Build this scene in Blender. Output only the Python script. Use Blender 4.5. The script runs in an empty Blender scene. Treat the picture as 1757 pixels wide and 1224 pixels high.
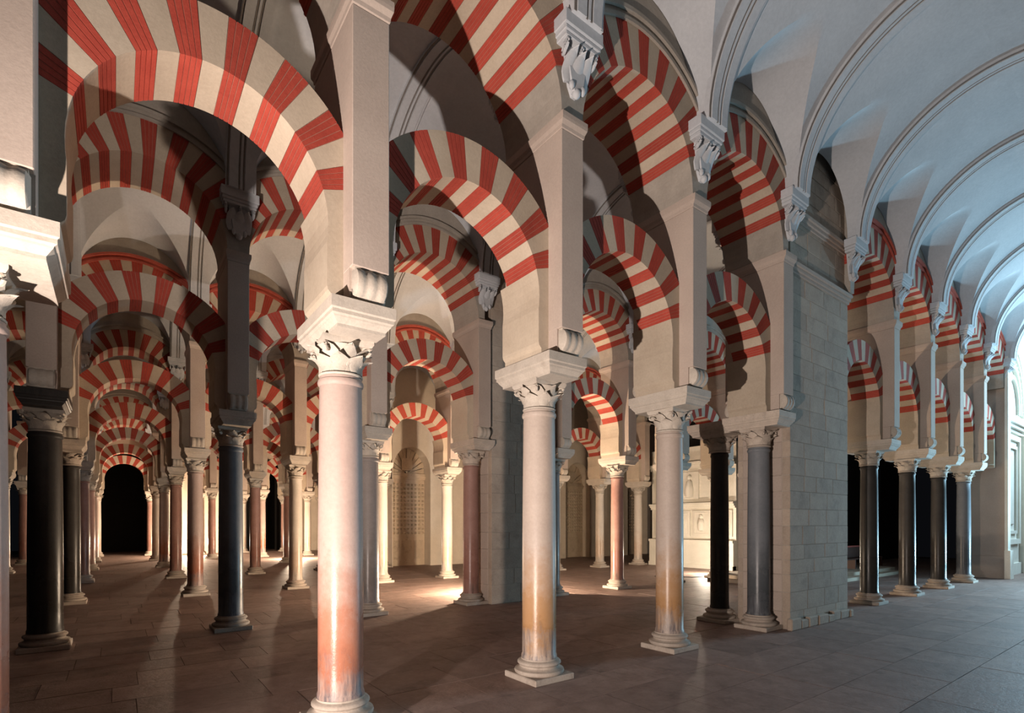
import bpy, math, random
from math import sin, cos, pi, radians as R, sqrt
random.seed(7)
scn = bpy.context.scene
COL = scn.collection

# ------------------------------------------------------------------ camera, world, light
S, W, D, U1, H = 3.0, 6.645, 5.923, 1.995, 2.2206      # bay, nave width, first arcade distance, first column, eye height
AL = 0.9292                                            # the view direction, from the arcade's own direction
cam_d = bpy.data.cameras.new('camera'); cam = bpy.data.objects.new('camera', cam_d); COL.objects.link(cam)
cam.location = (0, 0, H); cam.rotation_euler = (pi/2, 0, AL - pi/2)
cam_d.sensor_width = 36; cam_d.lens = 910.4/1757*36; cam_d.shift_y = (899.74-612)/1757
cam_d.clip_start = .05; cam_d.clip_end = 300
scn.camera = cam
vs = scn.view_settings
vs.view_transform = 'Standard'; vs.look = 'None'; vs.gamma = 1; vs.use_curve_mapping = False; vs.exposure = -0.1
w = bpy.data.worlds.new('world'); scn.world = w; w.use_nodes = True
w.node_tree.nodes['Background'].inputs[0].default_value = (.75, .80, 1, 1)
w.node_tree.nodes['Background'].inputs[1].default_value = .004

def lamp(name, kind, loc, power, col, size=.08, aim=None, spot=None):
    l = bpy.data.lights.new(name, kind); o = bpy.data.objects.new(name, l); COL.objects.link(o)
    o.location = loc; l.energy = power; l.color = col
    if kind == 'AREA': l.size = size
    else: l.shadow_soft_size = size
    if kind == 'SPOT': l.spot_size = R(spot); l.spot_blend = 1.0
    if aim:
        from mathutils import Vector
        o.rotation_euler = (Vector(aim)-Vector(loc)).to_track_quat('-Z', 'Y').to_euler()
    return o
WARM = (1, .76, .54)
lamp('floodlight_key', 'SPOT', (-2.5, 2.3, .55), 5500, (1, .84, .75), .05, (4.6, 6.2, 5.2), 108)
lamp('daylight_crossing', 'AREA', (35, 1.2, 9.5), 2600, (.55, .82, 1), 5, (22, 3.2, 6))
lamp('floodlight_second_nave', 'POINT', (9.9, 14.2, .6), 3000, WARM, .08)
lamp('floodlight_far_nave', 'POINT', (4.2, 42.5, 1.0), 2400, WARM, .08)
lamp('floodlight_fifth_nave', 'POINT', (9.2, 35.6, .8), 1900, WARM, .08)
lamp('floodlight_altar', 'POINT', (21.0, 13.7, .8), 420, (1, .84, .66), .08)
lamp('floodlight_camera_nave', 'SPOT', (29.5, 1.4, 1.0), 6200, (.44, .78, 1), .25, (17, 3.0, 8.5), 165)

def UK(k): return U1 + (k-1)*S
def YR(r): return D + W*r

# ------------------------------------------------------------------ materials
MATS = {}
def nodes_mat(name):
    m = bpy.data.materials.new(name); m.use_nodes = True; MATS[name] = m
    nt = m.node_tree; return m, nt, nt.nodes['Principled BSDF']
def N(nt, t, **kw):
    n = nt.nodes.new(t)
    for k, v in kw.items():
        if k == 'ins':
            for i, x in v.items(): n.inputs[i].default_value = x
        else: setattr(n, k, v)
    return n
def rgba(c): return (c[0], c[1], c[2], 1)
def mix(nt, fac, a, b, mode='MIX'):
    n = nt.nodes.new('ShaderNodeMix'); n.data_type = 'RGBA'; n.blend_type = mode
    for sock, v in ((n.inputs[0], fac), (n.inputs[6], a), (n.inputs[7], b)):
        if hasattr(v, 'is_linked') or hasattr(v, 'links'): nt.links.new(v, sock)
        elif isinstance(v, (int, float)): sock.default_value = v
        else: sock.default_value = rgba(v)
    return n.outputs[2]
def ramp(nt, fac, stops):
    n = nt.nodes.new('ShaderNodeValToRGB'); e = n.color_ramp.elements
    while len(e) < len(stops): e.new(.5)
    for i, (p, c) in enumerate(stops): e[i].position = p; e[i].color = rgba(c) if not isinstance(c, (int, float)) else (c, c, c, 1)
    nt.links.new(fac, n.inputs[0]); return n.outputs[0]
def noise(nt, vec, scale, detail=5, rough=.6):
    n = nt.nodes.new('ShaderNodeTexNoise'); n.inputs['Scale'].default_value = scale
    n.inputs['Detail'].default_value = detail; n.inputs['Roughness'].default_value = rough
    nt.links.new(vec, n.inputs['Vector']); return n.outputs['Fac']
def grain(name, c1, c2, scale=3, rough=.8, bump=.15, vary=.12, fine=28, spec=.3, dirt=None, dirt_amt=.35):
    m, nt, b = nodes_mat(name)
    tc = N(nt, 'ShaderNodeTexCoord'); oi = N(nt, 'ShaderNodeObjectInfo')
    add = N(nt, 'ShaderNodeVectorMath', operation='MULTIPLY_ADD'); add.inputs[1].default_value = (1, 1, 1)
    rv = N(nt, 'ShaderNodeVectorMath', operation='SCALE'); rv.inputs[0].default_value = (37, 19, 53)
    nt.links.new(oi.outputs['Random'], rv.inputs['Scale'])
    nt.links.new(tc.outputs['Object'], add.inputs[0]); nt.links.new(rv.outputs[0], add.inputs[2])
    v = add.outputs[0]
    n1 = noise(nt, v, scale); n2 = noise(nt, v, fine, 4, .7)
    c = mix(nt, ramp(nt, n1, ((.32, 0), (.68, 1))), c1, c2)
    c = mix(nt, .35, c, mix(nt, n2, tuple(x*.55 for x in c1), tuple(min(1, x*1.35) for x in c2)))
    if dirt:
        n3 = noise(nt, v, scale*.6, 8, .72)
        c = mix(nt, ramp(nt, n3, ((.54, 0), (.72, dirt_amt))), c, dirt)
    mr = N(nt, 'ShaderNodeMapRange', ins={3: 1-vary, 4: 1+vary}); nt.links.new(oi.outputs['Random'], mr.inputs[0])
    mm = N(nt, 'ShaderNodeVectorMath', operation='SCALE'); nt.links.new(c, mm.inputs[0]); nt.links.new(mr.outputs[0], mm.inputs['Scale'])
    nt.links.new(mm.outputs[0], b.inputs['Base Color'])
    b.inputs['Roughness'].default_value = rough; b.inputs['Specular IOR Level'].default_value = spec
    if bump:
        bp = N(nt, 'ShaderNodeBump', ins={'Strength': bump, 'Distance': .02}); nt.links.new(n2, bp.inputs['Height'])
        nt.links.new(bp.outputs[0], b.inputs['Normal'])
    return m
def shaft_mat(name, c1, c2, wear, dark, wear_amt=.7, rough=.5):
    m, nt, b = nodes_mat(name)
    tc = N(nt, 'ShaderNodeTexCoord'); oi = N(nt, 'ShaderNodeObjectInfo')
    rv = N(nt, 'ShaderNodeVectorMath', operation='SCALE'); rv.inputs[0].default_value = (31, 17, 0)
    nt.links.new(oi.outputs['Random'], rv.inputs['Scale'])
    add = N(nt, 'ShaderNodeVectorMath', operation='ADD'); nt.links.new(tc.outputs['Object'], add.inputs[0]); nt.links.new(rv.outputs[0], add.inputs[1])
    v = add.outputs[0]
    n1 = noise(nt, v, 2.6, 9, .72); n2 = noise(nt, v, 24, 5, .7)
    c = mix(nt, ramp(nt, n1, ((.3, 0), (.7, 1))), c1, c2)
    c = mix(nt, .28, c, mix(nt, n2, tuple(x*.5 for x in c1), tuple(min(1, x*1.3) for x in c2)))
    sep = N(nt, 'ShaderNodeSeparateXYZ'); nt.links.new(tc.outputs['Object'], sep.inputs[0])
    zz = N(nt, 'ShaderNodeMath', operation='MULTIPLY_ADD'); nt.links.new(n1, zz.inputs[0]); zz.inputs[1].default_value = 1.5; nt.links.new(sep.outputs[2], zz.inputs[2])
    z01 = N(nt, 'ShaderNodeMath', operation='DIVIDE'); nt.links.new(zz.outputs[0], z01.inputs[0]); z01.inputs[1].default_value = 4.8
    band = ramp(nt, z01.outputs[0], ((.22, 0), (.31, wear_amt), (.40, wear_amt*.85), (.56, 0)))
    c = mix(nt, band, c, wear)
    stm = N(nt, 'ShaderNodeMapping', ins={'Scale': (9, 9, .8)}); nt.links.new(v, stm.inputs[0])
    n3 = noise(nt, stm.outputs[0], 1.6, 6, .7)
    low = ramp(nt, z01.outputs[0], ((.16, 0), (.22, 1), (.27, .7), (.34, 0)))
    ds = N(nt, 'ShaderNodeMath', operation='MULTIPLY'); nt.links.new(low, ds.inputs[0]); nt.links.new(ramp(nt, n3, ((.42, 0), (.60, .8))), ds.inputs[1])
    c = mix(nt, ds.outputs[0], c, dark)
    nt.links.new(c, b.inputs['Base Color'])
    rr = ramp(nt, z01.outputs[0], ((.14, .5), (.24, .40), (.32, .25), (.44, .28), (.6, rough)))
    nt.links.new(rr, b.inputs['Roughness'])
    b.inputs['Specular IOR Level'].default_value = .24
    bp = N(nt, 'ShaderNodeBump', ins={'Strength': .22, 'Distance': .01}); nt.links.new(n2, bp.inputs['Height']); nt.links.new(bp.outputs[0], b.inputs['Normal'])
    return m

CREAM = grain('cream_stone', (.43, .355, .27), (.53, .45, .35), 2.2, .85, .12, .10, 30, dirt=(.42, .33, .25))
PIERM = grain('pier_stone', (.40, .325, .275), (.48, .40, .34), 1.4, .85, .14, .06, 34, dirt=(.40, .34, .30), dirt_amt=.3)
RED = grain('red_brick', (.33, .045, .030), (.42, .068, .044), 5, .85, .2, .14, 40)
MORT = grain('pale_mortar', (.34, .115, .085), (.42, .18, .13), 6, .9, .1, .05)
CAPM = grain('carved_marble', (.43, .38, .32), (.53, .475, .405), 5, .7, .2, .08, 40, dirt=(.30, .25, .20), dirt_amt=.5)
BASEM = grain('worn_base_stone', (.36, .30, .25), (.46, .40, .34), 5, .8, .25, .1, 40, dirt=(.16, .13, .11), dirt_amt=.6)
CAPD = grain('carved_marble_weathered', (.42, .36, .30), (.56, .48, .40), 5, .75, .25, .08, 40, dirt=(.20, .16, .13), dirt_amt=.5)
PLAS = grain('white_plaster', (.47, .495, .52), (.56, .58, .60), 1.2, .9, .05, .02, 18, dirt=(.37, .39, .41), dirt_amt=.35)
LINE = grain('grey_line_paint', (.16, .15, .14), (.24, .22, .20), 6, .9, 0, .05)
GREYB = grain('grey_stucco', (.30, .27, .23), (.40, .36, .31), 3, .9, .1, .05)
REDB = grain('red_painted_band', (.38, .07, .05), (.50, .12, .08), 6, .9, .1, .08)
PALEJ = grain('pale_joint', (.36, .31, .265), (.44, .39, .33), 6, .95, .2, .03)
ASH = grain('grey_ashlar', (.36, .285, .225), (.46, .38, .305), 2.8, .9, .5, .09, 22, dirt=(.17, .145, .125), dirt_amt=.6)
JOINT = grain('dark_joint', (.20, .175, .155), (.27, .24, .21), 6, .95, .1, .03)
GROUT = grain('floor_grout', (.10, .07, .06), (.15, .11, .095), 6, .95, .1, 0)
FLOORM = grain('floor_marble', (.20, .135, .115), (.35, .25, .212), 3.4, .56, .35, .16, 16, .35, dirt=(.10, .07, .06), dirt_amt=.75)
STUCCO = grain('ornate_stucco', (.72, .68, .58), (.84, .80, .70), 2, .85, .1, .03)
WALLM = grain('tan_plaster', (.62, .54, .43), (.74, .66, .54), 1.2, .9, .1, .04, dirt=(.44, .37, .30))
DOORM = grain('aged_tan_stone', (.46, .37, .26), (.58, .48, .36), 4, .75, .25, .08, dirt=(.22, .16, .11), dirt_amt=.6)
BLACKM = grain('void_darkness_black', (.010, .008, .007), (.018, .015, .013), 4, .7, .1, .1)  # near-black stands in for unlit space beyond the doorways and columns
BENCH = grain('dark_bench_wood', (.05, .025, .018), (.09, .04, .03), 6, .5, .1, .1)
BENCHR = grain('red_bench_rail', (.25, .05, .04), (.34, .08, .06), 6, .6, .1, .1)
CABLE = grain('black_rubber', (.02, .02, .02), (.03, .03, .03), 6, .6, 0, 0)
SH_PINK = shaft_mat('pink_marble', (.36, .27, .235), (.45, .345, .30), (.34, .105, .045), (.05, .055, .075), .82)
SH_GOLD = shaft_mat('honey_marble', (.40, .33, .28), (.49, .41, .35), (.38, .20, .075), (.04, .045, .07), .9)
SH_BLUE = shaft_mat('blue_grey_marble', (.13, .145, .16), (.20, .21, .225), (.06, .068, .075), (.05, .05, .06), .8)
SH_DARK = shaft_mat('shade_black_marble', (.030, .027, .024), (.055, .050, .045), (.035, .03, .025), (.02, .02, .02), .5)  # black stone, deepened to stand in for shade on the shafts
SH_GREY = shaft_mat('grey_marble', (.26, .23, .21), (.36, .32, .30), (.20, .17, .15), (.07, .07, .08))
SH_RED = shaft_mat('red_brown_marble', (.28, .15, .12), (.40, .24, .20), (.26, .12, .09), (.10, .07, .06))
SH_WHITE = shaft_mat('white_marble', (.50, .45, .39), (.60, .54, .47), (.42, .26, .16), (.20, .17, .15), .5)

# ------------------------------------------------------------------ mesh helpers
class MB:
    def __init__(s): s.v = []; s.f = []; s.m = []; s.mats = []
    def mi(s, m):
        if m not in s.mats: s.mats.append(m)
        return s.mats.index(m)
    def add(s, vs, fs, m=None):
        o = len(s.v); s.v += [tuple(p) for p in vs]; i = s.mi(m) if m else 0
        for f in fs: s.f.append(tuple(a+o for a in f)); s.m.append(i)
    def box(s, x0, x1, y0, y1, z0, z1, m=None):
        s.add([(x0,y0,z0),(x1,y0,z0),(x1,y1,z0),(x0,y1,z0),(x0,y0,z1),(x1,y0,z1),(x1,y1,z1),(x0,y1,z1)],
              [(0,3,2,1),(4,5,6,7),(0,1,5,4),(1,2,6,5),(2,3,7,6),(3,0,4,7)], m)
    def bbox(s, x0, x1, y0, y1, z0, z1, b=.015, m=None):          # box with chamfered edges
        c = [(x0,y0,z0),(x1,y1,z1)]; vs = []; idx = {}
        for ax in range(3):
            for sx in (0,1):
                for sy in (0,1):
                    for sz in (0,1):
                        p = [c[sx][0], c[sy][1], c[sz][2]]; sg = (sx, sy, sz)
                        for a in range(3):
                            if a != ax: p[a] += b if sg[a] == 0 else -b
                        idx[(sx,sy,sz,ax)] = len(vs); vs.append(p)
        fs = []
        I = lambda sx,sy,sz,ax: idx[(sx,sy,sz,ax)]
        fs += [(I(0,0,0,0),I(0,0,1,0),I(0,1,1,0),I(0,1,0,0)), (I(1,0,0,0),I(1,1,0,0),I(1,1,1,0),I(1,0,1,0)),
               (I(0,0,0,1),I(1,0,0,1),I(1,0,1,1),I(0,0,1,1)), (I(0,1,0,1),I(0,1,1,1),I(1,1,1,1),I(1,1,0,1)),
               (I(0,0,0,2),I(0,1,0,2),I(1,1,0,2),I(1,0,0,2)), (I(0,0,1,2),I(1,0,1,2),I(1,1,1,2),I(0,1,1,2))]
        for a in (0,1):
            for b2 in (0,1):
                fs.append((I(a,b2,0,0),I(a,b2,1,0),I(a,b2,1,1),I(a,b2,0,1)))
                fs.append((I(a,0,b2,0),I(a,1,b2,0),I(a,1,b2,2),I(a,0,b2,2)))
                fs.append((I(0,a,b2,1),I(1,a,b2,1),I(1,a,b2,2),I(0,a,b2,2)))
        for a in (0,1):
            for b2 in (0,1):
                for c2 in (0,1): fs.append((I(a,b2,c2,0),I(a,b2,c2,1),I(a,b2,c2,2)))
        s.add(vs, fs, m)
    def lathe(s, prof, n=24, cx=0, cy=0, m=None, cap=True):
        vs = []; fs = []
        for r, z in prof:
            for i in range(n): a = 2*pi*i/n; vs.append((cx+r*cos(a), cy+r*sin(a), z))
        for j in range(len(prof)-1):
            for i in range(n):
                k = (i+1) % n; fs.append((j*n+i, j*n+k, (j+1)*n+k, (j+1)*n+i))
        if cap: fs.append(tuple(range(n-1,-1,-1))); fs.append(tuple(range((len(prof)-1)*n, len(prof)*n)))
        s.add(vs, fs, m)
    def tube(s, pts, r, n=6, m=None):
        from mathutils import Vector
        P = [Vector(p) for p in pts]; vs = []; fs = []
        for i, p in enumerate(P):
            t = (P[min(i+1,len(P)-1)]-P[max(i-1,0)]).normalized()
            a = t.cross(Vector((0,0,1)));  a = a.normalized() if a.length > 1e-4 else Vector((1,0,0)); b = t.cross(a)
            rr = r[i] if isinstance(r, (list, tuple)) else r
            for j in range(n): q = p + rr*(cos(2*pi*j/n)*a + sin(2*pi*j/n)*b); vs.append(q)
        for i in range(len(P)-1):
            for j in range(n): k = (j+1) % n; fs.append((i*n+j, i*n+k, (i+1)*n+k, (i+1)*n+j))
        fs.append(tuple(range(n))); fs.append(tuple(range((len(P)-1)*n+n-1, (len(P)-1)*n-1, -1)))
        s.add(vs, fs, m)
    def cylx(s, x0, x1, y, z, r, n=16, m=None):
        vs = [(x, y+r*cos(2*pi*i/n), z+r*sin(2*pi*i/n)) for x in (x0, x1) for i in range(n)]
        fs = [(i, (i+1)%n, n+(i+1)%n, n+i) for i in range(n)] + [tuple(range(n-1,-1,-1)), tuple(range(n,2*n))]
        s.add(vs, fs, m)
    def prism(s, poly, y0, y1, m=None):                     # polygon in x,z extruded along y
        n = len(poly); vs = [(x, y0, z) for x, z in poly] + [(x, y1, z) for x, z in poly]
        s.add(vs, [tuple(range(n)), tuple(range(2*n-1, n-1, -1))] + [(i, n+i, n+(i+1)%n, (i+1)%n) for i in range(n)], m)
    def band(s, inner, outer, y0, y1, m=None):              # strip between two x,z curves, extruded
        n = len(inner)
        for i in range(n-1): s.prism([inner[i], inner[i+1], outer[i+1], outer[i]], y0, y1, m)
    def mesh(s, name, mat=None, smooth=None):
        me = bpy.data.meshes.new(name); me.from_pydata(s.v, [], s.f)
        if s.mats:
            for m in s.mats: me.materials.append(m)
            me.polygons.foreach_set('material_index', s.m)
        else: me.materials.append(mat)
        import bmesh
        bm = bmesh.new(); bm.from_mesh(me); bmesh.ops.recalc_face_normals(bm, faces=bm.faces[:]); bm.to_mesh(me); bm.free()
        if smooth:
            me.polygons.foreach_set('use_smooth', [True]*len(me.polygons)); me.set_sharp_from_angle(angle=R(smooth))
        me.update(); return me

def ob(name, me, parent=None, loc=(0,0,0), rz=0, sc=None):
    o = bpy.data.objects.new(name, me); COL.objects.link(o)
    o.location = loc; o.rotation_euler = (0, 0, rz)
    if sc: o.scale = sc
    if parent: o.parent = parent
    return o
def tag(o, label, cat, group=None):
    o['label'] = label; o['category'] = cat
    if group: o['group'] = group
    return o
def struct(o, label=None, cat=None):
    o['kind'] = 'structure'
    if label: o['label'] = label
    if cat: o['category'] = cat
    return o
ORD = ['first', 'second', 'third', 'fourth', 'fifth', 'sixth', 'seventh', 'eighth', 'ninth', 'tenth', 'eleventh', 'twelfth', 'thirteenth', 'fourteenth']
ROWN = ['nearest arcade', 'second arcade', 'third arcade', 'fourth arcade', 'fifth arcade', 'sixth arcade', 'farthest arcade']

# heights
ZC, ZI, ZP = 3.84, 4.24, 4.52                 # capital bottom, impost bottom, pier bottom
ZL, RLI, RLE, CLIP = 5.33, 1.12, 1.64, 1.30   # lower arch
ZU, RUI, RUE = 7.75, 1.30, 1.95               # upper arch
TL, TU = .37, .64                             # half thickness of lower and upper arch
ZV = 8.88                                     # springing of the vault
PW = .2                                       # half width of a pier

# ------------------------------------------------------------------ floor
fl = MB(); fl.box(-9, 44, -4, 60, -.3, -.014)
floor = struct(ob('floor', fl.mesh('floor', GROUT)), 'worn brown marble slab floor of the hall', 'floor')
SU, SV = 1.14, .80
slabs = []
j = 0; y = -3.4
while y < 52:
    hgt = SV*random.uniform(.86, 1.14); off = random.uniform(0, SU); x = -8.5 - off
    while x < 42:
        wd = SU*random.uniform(.72, 1.28)
        slabs.append((x, y, wd, hgt)); x += wd
    y += hgt
def near(s):
    xc, yc = s[0]+s[2]/2, s[1]+s[3]/2
    z = xc*cos(AL)+yc*sin(AL); lx = xc*sin(AL)-yc*cos(AL)
    if z < 5.2 or abs(lx/z) > 1.02: return 1e9
    return z
slabs.sort(key=near)
g = .004
sl_meshes = {}
for i, (x, y, a, b) in enumerate(slabs[:300]):
    m = MB(); m.box(g, a-g, g, b-g, -.014, 0)
    ob('slab', m.mesh('slab', FLOORM), floor, (x, y, random.uniform(-.002, .0015)))
m = MB()
for (x, y, a, b) in slabs[300:]:
    m.box(x+g, x+a-g, y+g, y+b-g, -.014, random.uniform(-.002, .001))
o = ob('slabs', m.mesh('slabs', FLOORM), floor); o['kind'] = 'stuff'

# ------------------------------------------------------------------ column parts
def leaf_mesh(name, h, wd, curl):
    m = MB(); n = 7; vs = []; fs = []
    for i in range(n):
        t = i/(n-1); z = h*(t if t < .75 else .75+.25*sin((t-.75)/.25*pi*.75)*.7)
        out = .012 + curl*max(0, t-.35)**1.6*1.8
        ww = wd*(.75+.5*sin(pi*min(1, t*1.05)))*(1 if t < .7 else 1-.75*((t-.7)/.3)**1.5)
        for sx, dy in ((-1, -.012), (-.5, .006), (0, .018), (.5, .006), (1, -.012)):
            vs.append((out+dy, sx*ww/2, z-.02*abs(sx)*(i % 2)))
    for i in range(n-1):
        for q in range(4): a = i*5+q; fs.append((a, a+1, a+6, a+5))
    nb = len(vs); vs += [(x-.022, y, z-.012) for x, y, z in vs]
    fs += [tuple(nb+a for a in reversed(f)) for f in fs]
    for i in range(n-1):
        fs.append((i*5, i*5+5, nb+i*5+5, nb+i*5)); fs.append((i*5+4, nb+i*5+4, nb+i*5+9, i*5+9))
    k = (n-1)*5
    for q in range(4): fs.append((k+q, k+q+1, nb+k+q+1, nb+k+q))
    m.add(vs, fs); return m
def volute_mb(r=.06):
    m = MB(); pts = []; rad = []
    for i in range(22):
        t = i/21; a = t*2*pi*1.6+pi*.5; rr = r*(1-.78*t); pts.append((rr*cos(a), 0, rr*sin(a))); rad.append(.022*(1-.35*t))
    m.tube(pts, rad, 6); return m
leaf_lo = leaf_mesh('leaf', .19, .17, .13); leaf_hi = leaf_mesh('leaf', .31, .16, .16); vol = volute_mb()
def abacus_mb(h0, h1, a, b):
    m = MB(); P = []
    for c4 in range(4):
        base = c4*pi/2
        for t in (-1, -.86, -.45, 0, .45, .86):
            x = a*(.88+.12*abs(t)**2) if abs(t) < .95 else a; y = a*t
            if t == -1: x, y = a*.98, -a*.98
            P.append((x*cos(base)-y*sin(base), x*sin(base)+y*cos(base)))
    n = len(P); vs = [(x*b, y*b, h0) for x, y in P]+[(x, y, (h0+h1)/2) for x, y in P]+[(x, y, h1) for x, y in P]
    fs = [tuple(range(n-1,-1,-1)), tuple(range(2*n, 3*n))]
    for q in range(2):
        for i in range(n): fs.append((q*n+i, q*n+(i+1)%n, (q+1)*n+(i+1)%n, (q+1)*n+i))
    m.add(vs, fs); return m
def bell_mb():
    m = MB(); m.lathe([(.205,.0),(.235,.012),(.24,.028),(.225,.042),(.205,.05),(.205,.12),(.212,.2),(.235,.28),(.262,.325),(.27,.335)], 24); return m
def xform(src, dst, rz, loc, mat=None):
    c, s = cos(rz), sin(rz)
    dst.add([(x*c-y*s+loc[0], x*s+y*c+loc[1], z+loc[2]) for x, y, z in src.v], src.f, mat)
CAP_LEAVES = [(leaf_lo, 'lo', (2*pi*i/8+pi/8), .205, .05) for i in range(8)] + [(leaf_hi, 'hi', 2*pi*i/8, .20, .05) for i in range(8)]
CAP_VOL = [(pi/4+pi/2*i, .315, .295) for i in range(4)]
def capital_full():
    m = MB(); xform(bell_mb(), m, 0, (0,0,0)); ab = abacus_mb(.335, .40, .285, .93); xform(ab, m, 0, (0,0,0))
    for L, _, a, r, z in CAP_LEAVES: xform(L, m, a, (r*cos(a), r*sin(a), z))
    for a, r, z in CAP_VOL: xform(vol, m, a, (r*cos(a), r*sin(a), z))
    return m
_cap_core = MB(); xform(bell_mb(), _cap_core, 0, (0,0,0)); xform(abacus_mb(.335, .40, .285, .93), _cap_core, 0, (0,0,0))
CM = {}
for mt in (CAPM, CAPD):
    CM[mt] = dict(core=_cap_core.mesh('capital', mt, 40), lo=leaf_lo.mesh('leaf_low', mt, 50), hi=leaf_hi.mesh('leaf_high', mt, 50),
                  vol=vol.mesh('volute', mt, 50), full=capital_full().mesh('capital', mt, 40))
def impost_mesh(mt):
    m = MB(); a, b = .31, .59; prof = [(-.05, 0), (-.05, .03), (-.005, .085), (0, .10), (.02, .115), (.02, .15), (.035, .165), (.035, .28)]
    vs = []; fs = []
    for e, z in prof: vs += [(-a-e,-b-e,z),(a+e,-b-e,z),(a+e,b+e,z),(-a-e,b+e,z)]
    for j in range(len(prof)-1):
        for i in range(4): fs.append((j*4+i, j*4+(i+1)%4, j*4+4+(i+1)%4, j*4+4+i))
    fs += [(3,2,1,0), tuple(range(len(vs)-4, len(vs)))]; m.add(vs, fs); return m.mesh('impost', mt)
IMP = {mt: impost_mesh(mt) for mt in (CAPM, CAPD, SH_DARK)}
def base_meshes(mt):
    p = MB(); p.bbox(-.36, .36, -.36, .36, 0, .09, .012)
    b = MB(); b.lathe([(.34,.09),(.355,.105),(.36,.125),(.352,.148),(.325,.16),(.30,.168),(.285,.185),(.285,.205),(.30,.218),(.315,.232),(.315,.25),(.30,.268),(.275,.278),(.262,.285),(.262,.305)], 32)
    return p.mesh('plinth', mt), b.mesh('base', mt, 40)
BASES = {mt: base_meshes(mt) for mt in (CAPM, CAPD, BASEM)}
def shaft_mesh(r, mt, tall=ZC):
    m = MB(); r1 = r*.93
    m.lathe([(r*1.05,.30),(r*1.05,.34),(r*1.0,.37)] + [(r+(r1-r)*t/10+.006*sin(pi*t/10), .37+(tall-.47)*t/10) for t in range(1, 11)] + [(r1*1.06,tall-.085),(r1*1.09,tall-.06),(r1*1.06,tall-.03),(r1*1.0,tall-.02),(r1,tall+.004)], 32)
    return m.mesh('shaft', mt, 40)
SHAFTS = {}
def column(x, y, r, mt, label, near=True, capmat=CAPM, basemat=CAPM, imp=None, name='marble_column', ix=0, plinth=True):
    root = tag(ob(name, None, None, (x, y, 0)), label, 'column', 'columns of the arcades')
    key = (r, mt.name)
    if key not in SHAFTS: SHAFTS[key] = shaft_mesh(r, mt)
    pm, bm_ = BASES[basemat]
    if plinth: ob('plinth', pm, root)
    ob('base', bm_, root); ob('shaft', SHAFTS[key], root)
    c = CM[capmat]
    if near:
        cap = ob('capital', c['core'], root, (0, 0, ZC))
        for L, q, a, rr, z in CAP_LEAVES: ob('acanthus_leaf', c[q], cap, (rr*cos(a), rr*sin(a), z), a)
        for a, rr, z in CAP_VOL: ob('volute', c['vol'], cap, (rr*cos(a), rr*sin(a), z), a)
    else: ob('capital', c['full'], root, (0, 0, ZC))
    ob('impost', IMP[imp or capmat], root, (ix, 0, ZI))
    return root

# ------------------------------------------------------------------ piers
def pier_mesh(top=10.6):
    m = MB(); m.box(-PW, PW, -.55, .55, ZP, 4.86); m.bbox(-PW, PW, -TU, TU, 4.86, 7.52, .008); m.box(-PW, PW, -TU, TU, 7.72, 7.748)
    return m.mesh('pier_block', PIERM)
def cornice_mesh():
    m = MB(); prof = [(0, 7.52), (.012, 7.53), (.02, 7.57), (.055, 7.62), (.06, 7.66), (.06, 7.72), (0, 7.725)]; vs = []; fs = []
    for e, z in prof: vs += [(-PW-e*.5,-TU-e,z),(PW+e*.5,-TU-e,z),(PW+e*.5,TU+e,z),(-PW-e*.5,TU+e,z)]
    for j in range(len(prof)-1):
        for i in range(4): fs.append((j*4+i, j*4+(i+1)%4, j*4+4+(i+1)%4, j*4+4+i))
    fs += [(3,2,1,0), tuple(range(len(vs)-4, len(vs)))]; m.add(vs, fs); return m.mesh('cornice', PIERM)
def roll_mesh():                                   # stepped rolls carrying the pier's overhang, facing -y
    m = MB()
    def lobed(y, z, r, lob):
        n = 18; xs = [-.175+.35*i/16 for i in range(17)]; vs = []; fs = []
        for x in xs:
            rr = r*(.91+.09*abs(sin(pi*lob*(x+.175)/.35)))*(1 if abs(x) < .17 else .82)
            for i in range(n): vs.append((x, y+rr*cos(2*pi*i/n), z+rr*sin(2*pi*i/n)))
        for j in range(16):
            for i in range(n): fs.append((j*n+i, j*n+(i+1)%n, (j+1)*n+(i+1)%n, (j+1)*n+i))
        fs += [tuple(range(n-1,-1,-1)), tuple(range(16*n, 17*n))]; m.add(vs, fs)
    lobed(-.535, 4.71, .165, 3); lobed(-.54, 4.60, .07, 1)
    m.box(-.165, .165, -.62, -.50, 4.78, 4.86)
    return m.mesh('roll_corbel', CAPM, 40)
def corbel_mesh():                                 # abacus of the vault corbel, facing -y from the pier face
    m = MB(); y1 = -TU+.02
    for e, z0, z1 in ((0, 8.58, 8.64), (.02, 8.64, 8.70), (.045, 8.70, ZV)): m.bbox(-.30-e, .30+e, -.84-e, y1, z0, z1, .01)
    return m.mesh('vault_corbel', PLAS)
def carving_mesh():
    m = MB(); y1 = -TU
    m.prism([(-.2, 8.60), (.2, 8.60), (.15, 8.35), (.10, 8.12), (.04, 8.0), (-.04, 8.0), (-.10, 8.12), (-.15, 8.35)], y1-.10, y1+.02)
    for sx in (-.24, 0, .24):
        for q in range(3): xform(volute_mb(.075), m, pi/2+(sx*1.2), (sx, y1-.13+.02*q, 8.52-.02*q))
    for sx in (-.17, 0, .17):
        L = leaf_mesh('l', .40 if sx else .5, .16, .22); xform(L, m, -pi/2, (sx*.8, y1-.05, 8.12 if sx else 8.02))
    m.lathe([(.01,7.95),(.05,7.98),(.06,8.03),(.03,8.08)], 10, 0, y1-.07)
    for sx in (-.1, .1): m.lathe([(.01,8.02),(.035,8.05),(.04,8.10),(.02,8.14)], 10, sx, y1-.09)
    return m.mesh('corbel_carving', PLAS, 50)
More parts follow.
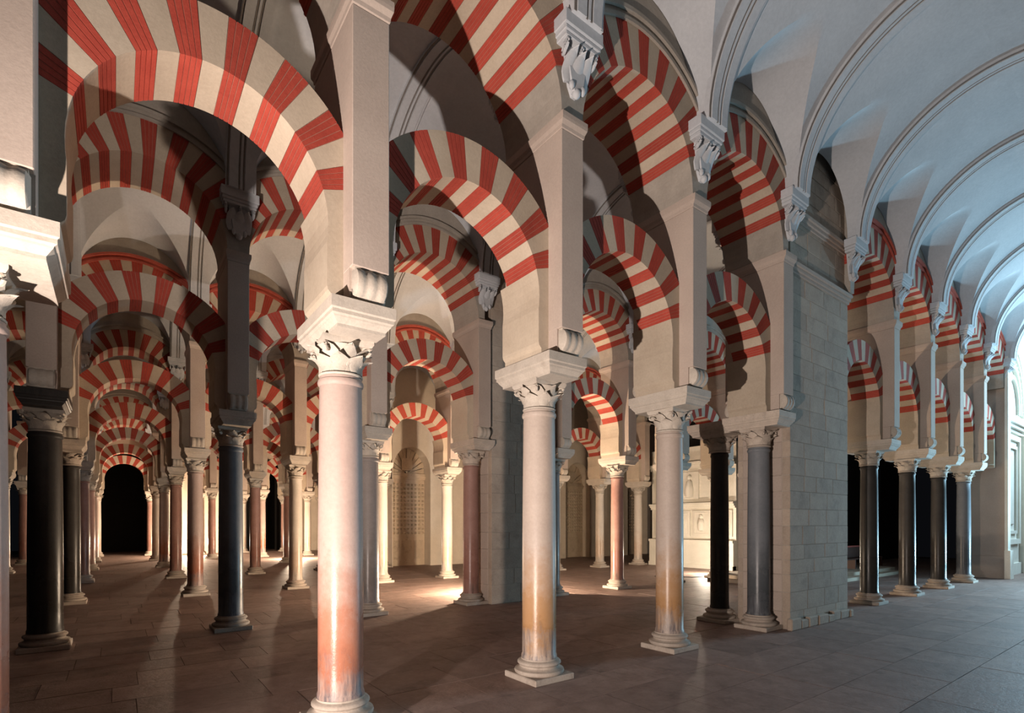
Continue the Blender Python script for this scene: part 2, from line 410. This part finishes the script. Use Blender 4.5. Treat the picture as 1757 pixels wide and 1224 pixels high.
PIER, CORN, ROLL, CORB, CARV = pier_mesh(), cornice_mesh(), roll_mesh(), corbel_mesh(), carving_mesh()
def pier(x, y, label, sides=(1, -1), block=PIER):
    root = tag(ob('arcade_pier', None, None, (x, y, 0)), label, 'pier', 'piers above the columns')
    ob('pier_block', block, root); ob('cornice', CORN, root)
    for sgn in sides:
        rz = 0 if sgn == 1 else pi
        ob('roll_corbel', ROLL, root, rz=rz); c = ob('vault_corbel', CORB, root, rz=rz); ob('corbel_carving', CARV, c)
    return root

# ------------------------------------------------------------------ arches
NL, NU = 15, 17
TL0, TU0 = 18.0, 25.0
def rout(t, re):
    c = abs(cos(t)); return min(re, CLIP/c) if c > 1e-6 else re
def vous_poly(t0, t1, zc, ri, re, clip, n=4):
    inner, outer = [], []
    for i in range(n+1):
        t = t0+(t1-t0)*i/n; c = abs(cos(t)); ro = min(re, clip/c) if c > 1e-6 else re
        inner.append((ri*cos(t), zc+ri*sin(t))); outer.append((ro*cos(t), zc+ro*sin(t)))
    return inner + outer[::-1]
def add_vous(m, t0, t1, zc, ri, re, clip, th, red):
    tb = th if th > .5 else .31
    if red:
        m.prism(vous_poly(t0, t1, zc, ri+.004, re-.004, clip-.002), -th+.004, tb-.004, MORT)
        nb = 4; gp = (t1-t0)*.018
        for q in range(nb):
            a = t0+(t1-t0)*q/nb+gp; b = t0+(t1-t0)*(q+1)/nb-gp
            m.prism(vous_poly(a, b, zc, ri-.002, re, clip, 1), -th, tb, RED)
    else: m.prism(vous_poly(t0+.002, t1-.002, zc, ri, re, clip), -th, tb, CREAM)
def ring(n, ta, zc, ri, re, clip, th):
    out = []
    for i in range(n):
        t0 = R(ta+(180-2*ta)*i/n); t1 = R(ta+(180-2*ta)*(i+1)/n); m = MB(); add_vous(m, t0, t1, zc, ri, re, clip, th, i % 2 == 0)
        out.append(m)
    return out
RL = ring(NL, TL0, ZL, RLI, RLE, CLIP, TL); RU = ring(NU, TU0, ZU, RUI, RUE, 1.5, TU+.012)
RLM = [m.mesh('voussoir') for m in RL]; RUM = [m.mesh('voussoir') for m in RU]
def joined(rg):
    m = MB()
    for q in rg: 
        for f, mi in zip(q.f, q.m): m.f.append(tuple(a+len(m.v) for a in f)); m.m.append(m.mi(q.mats[mi]))
        m.v += q.v
    return m.mesh('voussoirs')
RLJ, RUJ = joined(RL), joined(RU)
def springer_mesh(sg):
    pts = [(RLI*cos(R(t)), ZL+RLI*sin(R(t))) for t in (18, 12, 6, 0, -5, -9)]
    x, z = pts[-1]; pts += [(x, 4.70), (x+.01, 4.66), (x+.05, 4.62), (x+.05, ZP), (CLIP, ZP), (CLIP, ZL+RLI*sin(R(18))+ (CLIP-RLI*cos(R(18)))*math.tan(R(18)))]
    m = MB(); m.prism([(sg*x, z) for x, z in pts], -TL, .47); return m.mesh('springer', CREAM)
SPL, SPR = springer_mesh(-1), springer_mesh(1)
def spandrel_mesh(top=10.75):
    m = MB(); th = TU-.006; ang = [0, 6, 12, 18, 24.9]
    for sg in (1, -1):
        inn = [(sg*RUI*cos(R(t)), ZU+RUI*sin(R(t))) for t in ang]; out = [(sg*1.5, ZU+1.5*math.tan(R(t))) for t in ang]; m.band(inn, out, -th, th)
    aa = [39.8+i*(100.4)/30 for i in range(31)]; inn = []; out = []
    for t in aa:
        c, s = cos(R(t)), sin(R(t)); r = min(RUE-.01, 1.5/max(abs(c), 1e-6)); inn.append((r*c, ZU+r*s))
        ro = min(1.5/max(abs(c), 1e-6), (top-ZU)/s); out.append((ro*c, ZU+ro*s))
    m.band(inn, out, -th, th); return m.mesh('spandrel', GREYB)
SPAN = spandrel_mesh()
def archivolt_mesh(mt):
    m = MB(); n = 36; t0 = 42
    for r0, r1, p in ((RUE+.0, RUE+.055, .05), (RUE+.055, RUE+.13, .025), (RUE+.13, RUE+.19, .075)):
        inn, out = [], []
        for i in range(n+1):
            t = R(t0+(180-2*t0)*i/n); inn.append((r0*cos(t), ZU+r0*sin(t))); out.append((r1*cos(t), ZU+r1*sin(t)))
        m.band(inn, out, -(TU-.01), -(TU+p))
    return m.mesh('archivolt', mt)
ARV = {mt: archivolt_mesh(mt) for mt in (GREYB, REDB)}
def lower_arch(x, y, sx, label, near):
    root = tag(ob('horseshoe_arch', None, None, (x, y, 0), sc=(sx, 1, 1)), label, 'arch', 'lower horseshoe arches')
    if near:
        for me in RLM: ob('voussoir', me, root)
    else: ob('voussoirs', RLJ, root)['kind'] = 'stuff'
    ob('springer', SPL, root); ob('springer', SPR, root)
def upper_arch(x, y, sx, label, near, arv=GREYB):
    root = tag(ob('round_arch', None, None, (x, y, 0), sc=(sx, 1, 1)), label, 'arch', 'upper round arches')
    if near:
        for me in RUM: ob('voussoir', me, root)
    else: ob('voussoirs', RUJ, root)['kind'] = 'stuff'
    ob('spandrel', SPAN, root)
    for rz in (0, pi): ob('archivolt', ARV[arv], root, rz=rz)

# ------------------------------------------------------------------ the arcades
OFFP = {(0,0): .32, (0,1): .13, (0,2): -.02, (0,3): -.08, (0,4): -.02}
OFFC = {(0,0): .06, (0,1): .03, (0,2): -.08, (0,3): -.05, (0,4): .0, (0,6): -.08, (0,7): -.08, (1,1): -.04, (1,3): -.04, (1,5): -.05, (2,3): .15}
LOOK = {(0,0): (SH_PINK, 'pinkish', .25), (0,1): (SH_PINK, 'pale pink', .245), (0,2): (SH_GOLD, 'honey stained pale', .245), (0,3): (SH_GOLD, 'honey and grey', .24), (0,4): (SH_BLUE, 'blue grey', .225),
        (0,6): (SH_DARK, 'shadowed black', .22), (0,7): (SH_DARK, 'shadowed black', .22), (0,8): (SH_DARK, 'shadowed black', .22), (0,9): (SH_BLUE, 'blue grey', .22),  # dark stone shafts, coloured blacker in place of weaker light
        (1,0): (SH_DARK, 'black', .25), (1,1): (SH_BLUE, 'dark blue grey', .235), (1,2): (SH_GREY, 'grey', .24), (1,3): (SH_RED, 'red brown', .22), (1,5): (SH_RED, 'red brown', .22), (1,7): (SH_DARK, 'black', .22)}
ROWK = {0: [0,1,2,3,4,6,7,8,9], 1: [0,1,2,3,4,5,6,7,8], 2: [0,1,2,3,4,5,6,7,8], 3: [-1,0,1,2,3,4], 4: [-1,0,1,2,3,4,5], 5: [-1,0,1,2,3,4,5], 6: [-1,0,1,2,3,4,5,6]}
BAYS = {0: [(0,1),(1,2),(2,3),(3,4),(5,6),(6,7),(7,8),(8,9),(9,10)], 1: [(0,1),(1,2),(2,3),(4,5),(5,6),(6,7),(7,8)], 2: [(i,i+1) for i in range(0,8)],
        3: [(i,i+1) for i in range(-1,4)], 4: [(i,i+1) for i in range(-1,5)], 5: [(i,i+1) for i in range(-1,5)], 6: [(i,i+1) for i in range(-1,6)]}
FARL = [(SH_WHITE, 'white'), (SH_RED, 'reddish'), (SH_PINK, 'pale pink')]
def px(r, k): return UK(k) + OFFP.get((r,k), 0)
for r in range(7):
    ks = ROWK[r]; y = YR(r)
    for i, k in enumerate(ks):
        mt, cn, rad = LOOK.get((r,k), (None, None, None))
        if mt is None:
            mt, cn = FARL[(k+r) % 3] if r > 1 else (SH_GREY, 'grey')
            if r == 2: mt, cn = {0: (SH_DARK, 'dark'), 1: (SH_PINK, 'pale pink'), 2: (SH_WHITE, 'white')}.get(k, (SH_WHITE, 'white'))
            if r == 3: mt, cn = (SH_RED, 'reddish')
            rad = .22
        off = r in (3, 4); wh = f'{ORD[i-off]} from the left in the {ROWN[r]}' if not (off and i == 0) else f'at the left frame edge in the {ROWN[r]}'
        capm = CAPD if (r, k) in ((1,1),(1,3),(0,4),(2,0)) else CAPM
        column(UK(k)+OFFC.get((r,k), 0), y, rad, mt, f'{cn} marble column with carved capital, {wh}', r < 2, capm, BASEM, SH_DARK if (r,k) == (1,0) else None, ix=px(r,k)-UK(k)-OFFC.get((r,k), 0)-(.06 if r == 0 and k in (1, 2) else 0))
        pier(px(r,k), y, f'tall stone pier over its column, {wh}', (1, -1))
    for i, (a, b) in enumerate(BAYS[r]):
        xa, xb = px(r,a), px(r,b); xc = (xa+xb)/2; sx = (xb-xa)/S
        nb = r < 3; wh = f'{ORD[i]} from the left in the {ROWN[r]}'
        lower_arch(xc, y, sx, f'lower red and cream horseshoe arch, {wh}', nb)
        upper_arch(xc, y, sx, f'upper red and cream round arch, {wh}', nb, REDB if (r == 2 or (r == 0 and a > 4)) else GREYB)

for k, lb in ((5, 'white vault corbel at the right end of the broad masonry pier'), (10, 'white vault corbel at the last rib beside the ornate wall')):
    c = tag(ob('vault_corbel', CORB, None, (UK(k), D, 0)), lb, 'corbel'); ob('corbel_carving', CARV, c)
# end pier of the nearest arcade, and the slim dark column behind the masonry pier
column(11.1, D+.98, .20, SH_DARK, 'slim column coloured black for shade, half hidden behind the broad masonry pier', False, CAPD, CAPD, name='engaged_column')  # shaft coloured black to stand in for its shade

# ------------------------------------------------------------------ masonry piers built of blocks
def ashlar(name, x0, x1, y0, y1, z0, z1, label, course=.36, overhang=None):
    core = MB(); g = .007; core.box(x0+g, x1-g, y0+g, y1-g, 0, z1)
    root = struct(ob(name, core.mesh(name, PALEJ)), label, 'masonry pier')
    z = z0; cache = 0
    while z < z1-.1:
        h = min(course*random.uniform(.85, 1.15), z1-z)
        if z1-(z+h) < .15: h = z1-z
        x = x0
        while x < x1-.05:
            wd = random.uniform(.55, 1.15)
            if x1-(x+wd) < .4: wd = x1-x
            m = MB(); e = random.uniform(0, .006); q = .003
            m.bbox(x+q, x+wd-q, y0-e, y0+.16, z+q, z+h-q, .008); ob('stone_block', m.mesh('stone_block', ASH), root)
            m = MB(); m.bbox(x+q, x+wd-q, y1-.12, y1+e, z+q, z+h-q, .008); ob('stone_block', m.mesh('stone_block', ASH), root)
            x += wd
        for xx, sg in ((x0, -1), (x1, 1)):
            m = MB(); e = random.uniform(.002, .008)
            m.bbox(min(xx+sg*e, xx-sg*.1), max(xx+sg*e, xx-sg*.1), y0+.165, y1-.125, z+.004, z+h-.004, .008); ob('stone_block', m.mesh('stone_block', PIERM), root)
        z += h
    return root
PA = ashlar('wall_masonry_pier', 11.32, 14.18, D-.50, D+.66, 0, 10.7, 'broad grey ashlar masonry pier of the nearest arcade')
for z0 in (7.52, 8.66):
    m = MB(); 
    for e, a, b in ((.03, 0, .06), (.07, .06, .13), (.11, .13, .2)): m.box(11.2, 14.2, D-.50-e, D-.48, z0+a, z0+b)
    ob('moulding', m.mesh('moulding', PIERM), PA)
m = MB(); x = 11.2
while x < 14.1:
    wd = random.uniform(.3, .55); m.bbox(x, min(x+wd-.01, 14.2), D-.60-random.uniform(0, .04), D-.49, 0, random.uniform(.16, .26), .02); x += wd
ob('footing_stones', m.mesh('footing_stones', ASH), PA)['kind'] = 'stuff'
PB = ashlar('wall_masonry_pier', UK(3)+.31, UK(4)-.40, YR(1)-.50, YR(1)+.66, 0, 10.7, 'brown masonry pier beside red column in the second arcade', .5)

# ------------------------------------------------------------------ vaults
HALF = W/2
def barrel(t):                                     # t = distance from the lunette wall (pier face)
    q = HALF-TU-t; rad = HALF-TU-.24
    if q >= rad: return ZV-.03
    return ZV-.03 + 2.42*sqrt(max(0, 1-(q/rad)**2))
def lun(u, t):
    a = 1.32; q = min(1, abs(u)/a); return ZV+.02 + 1.46*sqrt(max(0, 1-q*q)) + .345*t*(1-q*q*.6)
def vault_mesh(plain=False):
    m = MB(); us = [-1.5]+[-1.32*sin(pi/2*i/20) for i in range(20, 0, -1)]+[0]+[1.32*sin(pi/2*i/20) for i in range(1, 21)]+[1.5]
    n1, n2 = 8, 18; vs = []; tm = HALF-TU
    for u in us:
        lo, hi = .24, tm
        if abs(u) >= 1.32 or plain: ts = .24
        else:
            for _ in range(50):
                md = (lo+hi)/2
                if barrel(md) < lun(u, md): lo = md
                else: hi = md
            ts = lo
        for i in range(n1): t = ts*i/n1; vs.append((u, t, lun(u, t) if abs(u) < 1.32 and not plain else ZV-.03))
        q0 = HALF-TU-ts; rad = HALF-TU-.24; a0 = math.acos(min(1, q0/rad))
        for i in range(n2+1):
            a = a0+(pi/2-a0)*i/n2; vs.append((u, HALF-TU-rad*cos(a), ZV-.03+2.42*sin(a)))
    k = n1+n2+1; fs = []
    for i in range(len(us)-1):
        for j in range(k-1): fs.append((i*k+j, (i+1)*k+j, (i+1)*k+j+1, i*k+j+1))
    m.add(vs, fs); me = m.mesh('vault_bay', PLAS, 28); return me
VB = vault_mesh(); VP = vault_mesh(True)
def rib_mesh():
    m = MB(); n = 40; rad = HALF-TU-.24
    def P(a, e): return (-(rad-e)*cos(a), ZV-.03+(2.42-e)*sin(a))
    def strip(u0, u1, e0, e1, mt):
        vs = []; fs = []
        for i in range(n+1):
            a = pi*i/n; y0, z0 = P(a, e0); y1, z1 = P(a, e1)
            vs += [(u0,y0,z0),(u1,y0,z0),(u1,y1,z1),(u0,y1,z1)]
        for i in range(n):
            for q in range(4): fs.append((i*4+q, i*4+(q+1)%4, i*4+4+(q+1)%4, i*4+4+q))
        fs += [(0,1,2,3), (n*4+3,n*4+2,n*4+1,n*4)]; m.add(vs, fs, mt)
    strip(-.27, .27, -.05, .05, PLAS); strip(-.22, -.06, .05, .075, PLAS); strip(.06, .22, .05, .075, PLAS)
    strip(-.05, -.028, .05, .062, LINE); strip(.028, .05, .05, .062, LINE); strip(-.262, -.228, .05, .058, LINE)
    strip(-.02, .02, .05, .07, PLAS)
    return m.mesh('transverse_rib', None, 30)
RIB = rib_mesh()
NAVES = {-1: (-1, 10), 0: (0, 9), 1: (-1, 8), 2: (-1, 8), 3: (-1, 5), 4: (-1, 5), 5: (-1, 6)}
for r, (ka, kb) in NAVES.items():
    root = struct(ob('ceiling', None, None, (0, YR(r)+HALF, 0)), ['white ribbed plaster vault over the wide bright nave', 'white vault behind the nearest arcade', 'white vault behind the second arcade', 'white vault behind the third arcade',
        'vault behind the fourth arcade', 'vault behind the fifth arcade', 'vault in front of the farthest arcade'][r+1], 'vault')
    for k in range(ka, kb):
        for sg in (1, -1):
            ob('vault_bay', VP if r == -1 and sg == 1 else VB, root, (UK(k)+1.5, -sg*(HALF-TU), 0), 0 if sg == 1 else pi)
    for k in range(ka, kb+1): ob('transverse_rib', RIB, root, (UK(k), 0, 0))

# ------------------------------------------------------------------ closing walls
def niche_wall(name, r, k, label, open_=False):
    """wall filling one bay of an arcade behind its arch"""
    y = YR(r); m = MB(); m.box(UK(k), UK(k+1), y+.36, y+.6, 0, 7.4); return struct(ob(name, m.mesh(name, WALLM)), label, 'wall')
m = MB()
for k in (-1, 1, 2, 4, 5): m.box(UK(k)+.01, UK(k+1)-.01, YR(6)+.66, YR(6)+.9, 0, 7.5)
for k in (0, 3): m.box(UK(k)-.01, UK(k+1)+.01, YR(6)+.66, YR(6)+.9, 7.2, 7.5)
m.box(UK(-1), UK(6), YR(6)+.66, YR(6)+.9, 7.3, 11.5)
struct(ob('wall_back', m.mesh('wall_back', WALLM)), 'pale lit wall closing the farthest arcade', 'wall')
for i, k in enumerate((0, 3)):
    m = MB(); m.box(UK(k)-.3, UK(k+1)+.3, YR(6)+7, YR(6)+7.1, 0, 7.6); m.box(UK(k)-.3, UK(k+1)+.3, YR(6)+.95, YR(6)+7.1, 7.5, 7.6)  # near-black room paints in the darkness beyond each opening
    m.box(UK(k)-.3, UK(k)-.2, YR(6)+.92, YR(6)+7, 0, 7.5); m.box(UK(k+1)+.2, UK(k+1)+.3, YR(6)+.92, YR(6)+7, 0, 7.5)
    struct(ob(f'door_{i+1}', m.mesh('door', BLACKM)), ['dark arched doorway at the far left end of the hall', 'narrow dark doorway in far wall between columns'][i], 'doorway')
# fourth arcade: walled up from its fifth column on, with carved blind niches
m = MB(); x0, x1 = UK(4)+.05, UK(14); yw = YR(3)
NIC = [4, 6, 8, 10]
for k in range(4, 14):
    a, b = UK(k), UK(k+1)
    if k in NIC:
        a0 = a+(.38 if k == 4 else 0); m.box(a0, a+.42, yw-.35, yw+.6, 0, 5.0); m.box(b-.42, b, yw-.35, yw+.6, 0, 5.0)
        inn = [(a+1.5+1.08*cos(R(t)), 5.0+1.3*sin(R(t))) for t in range(0, 181, 10)]
        out = [(a+1.5+1.5*max(-1, min(1, 1.3*cos(R(t)))), 6.6 if 10 <= t <= 170 else 5.0) for t in range(0, 181, 10)]
        out = [(max(a0, q), z) for q, z in out]; m.band(inn, out, yw-.35, yw+.6); m.box(a0, b, yw-.35, yw+.6, 6.6, 11)
    else: m.box(a, b, yw-.35, yw+.6, 0, 11)
wr = struct(ob('wall_inner', m.mesh('wall_inner', WALLM)), 'tan wall with blind arched niches behind the third arcade', 'wall')
def studded_door(k, label):
    a = UK(k)+1.5; y = yw+.30
    root = tag(ob('studded_door', None, None, (a, y, 0)), label, 'door', 'studded doors in the niches')
    m = MB(); m.box(-1.06, 1.06, 0, .25, 0, 4.75); ob('door_leaf', m.mesh('door_leaf', DOORM), root)
    m = MB()
    for e, z0, z1 in ((.06, 4.62, 4.72), (.12, 4.72, 4.82), (.05, 4.82, 4.95)): m.box(-1.07, 1.07, -e, .2, z0, z1)
    ob('door_cornice', m.mesh('door_cornice', DOORM), root)
    m = MB()
    for i in range(10):
        for j in range(13):
            x = -.94+i*.209; z = 1.75+j*.215; s = .07
            m.add([(x-s,0,z-s),(x+s,0,z-s),(x+s,0,z+s),(x-s,0,z+s),(x,-.075,z)], [(0,1,4),(1,2,4),(2,3,4),(3,0,4)])
    ob('studs', m.mesh('studs', DOORM), root)['kind'] = 'stuff'
    m = MB()
    for x in (-.7, 0, .7): m.box(x-.28, x+.28, -.03, 0, .35, 1.35); m.box(x-.2, x+.2, -.05, -.03, .45, 1.25)
    ob('lower_panel', m.mesh('lower_panel', DOORM), root)
    m = MB(); n = 12                                    # shell head of the niche
    for i in range(n):
        t0, t1 = pi*i/n+.02, pi*(i+1)/n-.02
        m.prism([(.1*cos(t0), 4.95+.12*sin(t0)), (1.07*cos(t0), 4.95+1.33*sin(t0)), (1.07*cos(t1), 4.95+1.33*sin(t1)), (.1*cos(t1), 4.95+.12*sin(t1))], .0 if i % 2 else .05, .25)
    ob('shell_head', m.mesh('shell_head', DOORM), root)
    m = MB(); m.box(-.3, .3, -.04, .05, 5.1, 5.75); m.box(-.22, .22, -.07, -.04, 5.18, 5.67); ob('head_panel', m.mesh('head_panel', DOORM), root)
for k, lb in zip(NIC, ('studded tan door in the niche right of the foremost pink column', 'studded door in hidden niche behind the brown masonry pier', 'studded tan door glimpsed between the second and third near columns', 'studded tan door deepest along the inner wall')):
    studded_door(k, lb)

# carved altarpiece wall closing the nave behind the second arcade
AX, AY0, AY1 = 23.75, 13.9, 18.85
root = tag(ob('altarpiece', None, None, (AX, (AY0+AY1)/2, 0)), 'pale carved stone altarpiece wall lit by floodlight', 'altarpiece')
hw = (AY1-AY0)/2
m = MB(); m.box(0, .5, -hw, hw, 0, 6.2); ob('back_wall', m.mesh('back_wall', STUCCO), root)
m = MB(); m.box(-.25, 0, -hw, hw, 0, 1.3); m.box(-.32, 0, -hw, hw, 0, .2); m.box(-.32, 0, -hw, hw, 1.3, 1.42); ob('altar_base', m.mesh('altar_base', STUCCO), root)
for i in range(4):
    y0 = -hw+.15+i*(2*hw-.3)/4; y1 = y0+(2*hw-.3)/4-.15
    m = MB(); m.box(-.10, 0, y0, y1, 1.6, 2.9); f = ob('relief_frame', m.mesh('relief_frame', STUCCO), root)
    m = MB(); m.box(-.06, -.02, y0+.12, y1-.12, 1.72, 2.78)
    m2 = MB(); m2.box(-.125, -.10, y0+.1, y1-.1, 1.70, 1.74); m2.box(-.125, -.10, y0+.1, y1-.1, 2.76, 2.8); m2.box(-.125, -.10, y0+.1, y0+.14, 1.74, 2.76); m2.box(-.125, -.10, y1-.14, y1-.1, 1.74, 2.76)
    ob('inner_border', m2.mesh('inner_border', STUCCO), f)
    m3 = MB(); yc = (y0+y1)/2
    m3.lathe([(.02,1.85),(.16,1.9),(.2,2.2),(.15,2.45),(.06,2.5),(.11,2.56),(.11,2.66),(.02,2.72)], 10, -.10, yc); ob('relief_figure', m3.mesh('relief_figure', STUCCO, 60), f)
m = MB()
for e, z0, z1 in ((.12,3.0,3.1),(.2,3.1,3.2),(.28,3.2,3.3)): m.box(-e, 0, -hw, hw, z0, z1)
ob('cornice', m.mesh('cornice', STUCCO), root)
for i in range(3):
    yc = -hw+.9+i*(2*hw-1.8)/2
    m = MB(); m.box(-.12, 0, yc-.5, yc+.5, 3.5, 4.9); ob('niche_panel', m.mesh('niche_panel', STUCCO), root)
    m = MB(); m.lathe([(.02,3.55),(.22,3.6),(.24,4.0),(.16,4.4),(.06,4.5),(.12,4.56),(.12,4.68),(.02,4.76)], 10, -.16, yc); ob('statue_relief', m.mesh('statue_relief', STUCCO, 60), root)
m = MB()
for e, z0, z1 in ((.14,5.1,5.2),(.22,5.2,5.3),(.3,5.3,5.4)): m.box(-e, 0, -hw, hw, z0, z1)
ob('upper_cornice', m.mesh('upper_cornice', STUCCO), root)
# added wall, black in place of darkness, and choir benches beyond the right-hand columns
m = MB(); m.box(UK(8)+.4, 44, YR(1)+.1, YR(1)+.4, 0, 11); struct(ob('wall_added_dark', m.mesh('wall_added_dark', BLACKM)), 'black wall added to keep the space behind the right-hand columns dark', 'wall')
m = MB(); m.box(18.6, 28.5, 8.6, 12.1, 0, .13); m.box(18.9, 28.5, 8.95, 12.1, .13, .26)
tag(ob('altar_step', m.mesh('altar_step', CREAM)), 'low pale stone steps behind the dark right-hand columns', 'steps')
def bench(x, y, ln, label):
    root = tag(ob('bench', None, None, (x, y, .26)), label, 'bench', 'choir benches')
    m = MB(); m.bbox(0, ln, 0, .4, .40, .45); ob('seat', m.mesh('seat', BENCH), root)
    m = MB(); m.bbox(0, ln, .36, .40, .46, .92); ob('backrest', m.mesh('backrest', BENCH), root)
    m = MB(); m.bbox(-.02, ln+.02, .34, .43, .92, .99); ob('top_rail', m.mesh('top_rail', BENCHR), root)
    for q in range(4):
        m = MB(); m.box(q*(ln-.1)/3, q*(ln-.1)/3+.1, 0, .4, 0, .40); ob('leg', m.mesh('leg', BENCH), root)
bench(19.6, 9.6, 4.4, 'dark wooden bench with red top rail beside grey masonry pier')
bench(24.4, 9.6, 4.6, 'dark wooden bench with red rail farther right among shadowed columns')

# ------------------------------------------------------------------ ornate wall closing the nearest arcade on the right
XE = UK(10)
m = MB(); m.box(XE+.24, 44, D-.40, D+.5, 0, 14); rw = struct(ob('wall_right', m.mesh('wall_right', STUCCO)), 'ornate cream stucco wall at the far right edge', 'wall')
m = MB(); m.box(XE-.2, XE+.25, D-.76, D-.655, 0, 9.0); m.box(XE-.26, XE+.32, D-.84, D-.655, 0, 1.15); m.box(XE-.26, XE+.30, D-.82, D-.655, 8.7, 8.9); 
ob('pilaster', m.mesh('pilaster', STUCCO), rw)
m = MB(); m.box(XE+.01, XE+.235, D-.65, D+.5, 0, 11); m.box(XE-.06, XE+.235, D-.66, D+.52, 0, .9); ob('respond', m.mesh('respond', PIERM), rw)
def frame(x0, x1, z0, z1, t, y, p):
    m = MB(); m.box(x0, x1, y-p, y, z0, z0+t); m.box(x0, x1, y-p, y, z1-t, z1); m.box(x0, x0+t, y-p, y, z0+t, z1-t); m.box(x1-t, x1, y-p, y, z0+t, z1-t); return m
yw2 = D-.40
for q in range(3):
    a = XE+.75+q*4.2
    ob('panel_frame', frame(a, a+2.9, 1.35, 6.1, .22, yw2, .10).mesh('panel_frame', STUCCO), rw)
    ob('panel_frame', frame(a+.55, a+2.35, 1.8, 5.65, .14, yw2, .08).mesh('panel_frame', STUCCO), rw)
    m = MB(); m.bbox(a+1.0, a+1.9, yw2-.05, yw2, 2.2, 5.25, .03); ob('panel_field', m.mesh('panel_field', STUCCO), rw)
    m = MB(); m.box(a+3.15, a+3.95, yw2-.22, yw2, 0, 6.2); ob('pilaster', m.mesh('pilaster', STUCCO), rw)
    for rr in (1.05, 1.4, 1.75, 2.0):
        m = MB(); inn = []; out = []
        for t in range(0, 181, 6):
            for l, r_ in ((inn, rr), (out, rr+.13)): l.append((a+1.5+r_*cos(R(t)), 7.1+r_*1.35*sin(R(t))))
        m.band(inn, out, yw2-.06-rr*.05, yw2); ob('blind_arch_moulding', m.mesh('blind_arch_moulding', STUCCO), rw)
    m = MB()
    for t in range(4, 180, 9): m.bbox(a+1.5+1.62*cos(R(t))-.05, a+1.5+1.62*cos(R(t))+.05, yw2-.12, yw2, 7.1+1.62*1.35*sin(R(t))-.05, 7.1+1.62*1.35*sin(R(t))+.05, .01)
    ob('arch_beads', m.mesh('arch_beads', STUCCO), rw)['kind'] = 'stuff'
m = MB()
for e, z0, z1 in ((.10,6.2,6.35),(.22,6.35,6.5),(.32,6.5,6.7)): m.box(XE+.3, 43.9, yw2-e, yw2, z0, z1)
ob('string_course', m.mesh('string_course', STUCCO), rw)
m = MB()
for e, z0, z1 in ((.15,10.4,10.7),(.45,11.1,11.3),(.6,11.3,11.6)): m.box(XE+.3, 43.9, yw2-e, yw2, z0, z1)
ob('cornice', m.mesh('cornice', STUCCO), rw)
m = MB(); x = XE+.4
while x < 43: m.bbox(x, x+.2, yw2-.42, yw2, 10.75, 11.08, .02); x += .4
ob('dentils', m.mesh('dentils', STUCCO), rw)['kind'] = 'stuff'
m = MB(); m.box(XE+.3, 43.9, yw2-.08, yw2, 0, .5); ob('plinth_course', m.mesh('plinth_course', STUCCO), rw)

# ------------------------------------------------------------------ small things
m = MB(); m.tube([(18.3,14.4,.012),(18.9,13.9,.012),(19.2,13.2,.012),(19.9,13.0,.012),(20.6,13.4,.012)], .014, 6)
tag(ob('cable', m.mesh('cable', CABLE, 60)), 'thin black cable lying on the lit floor between columns', 'cable')
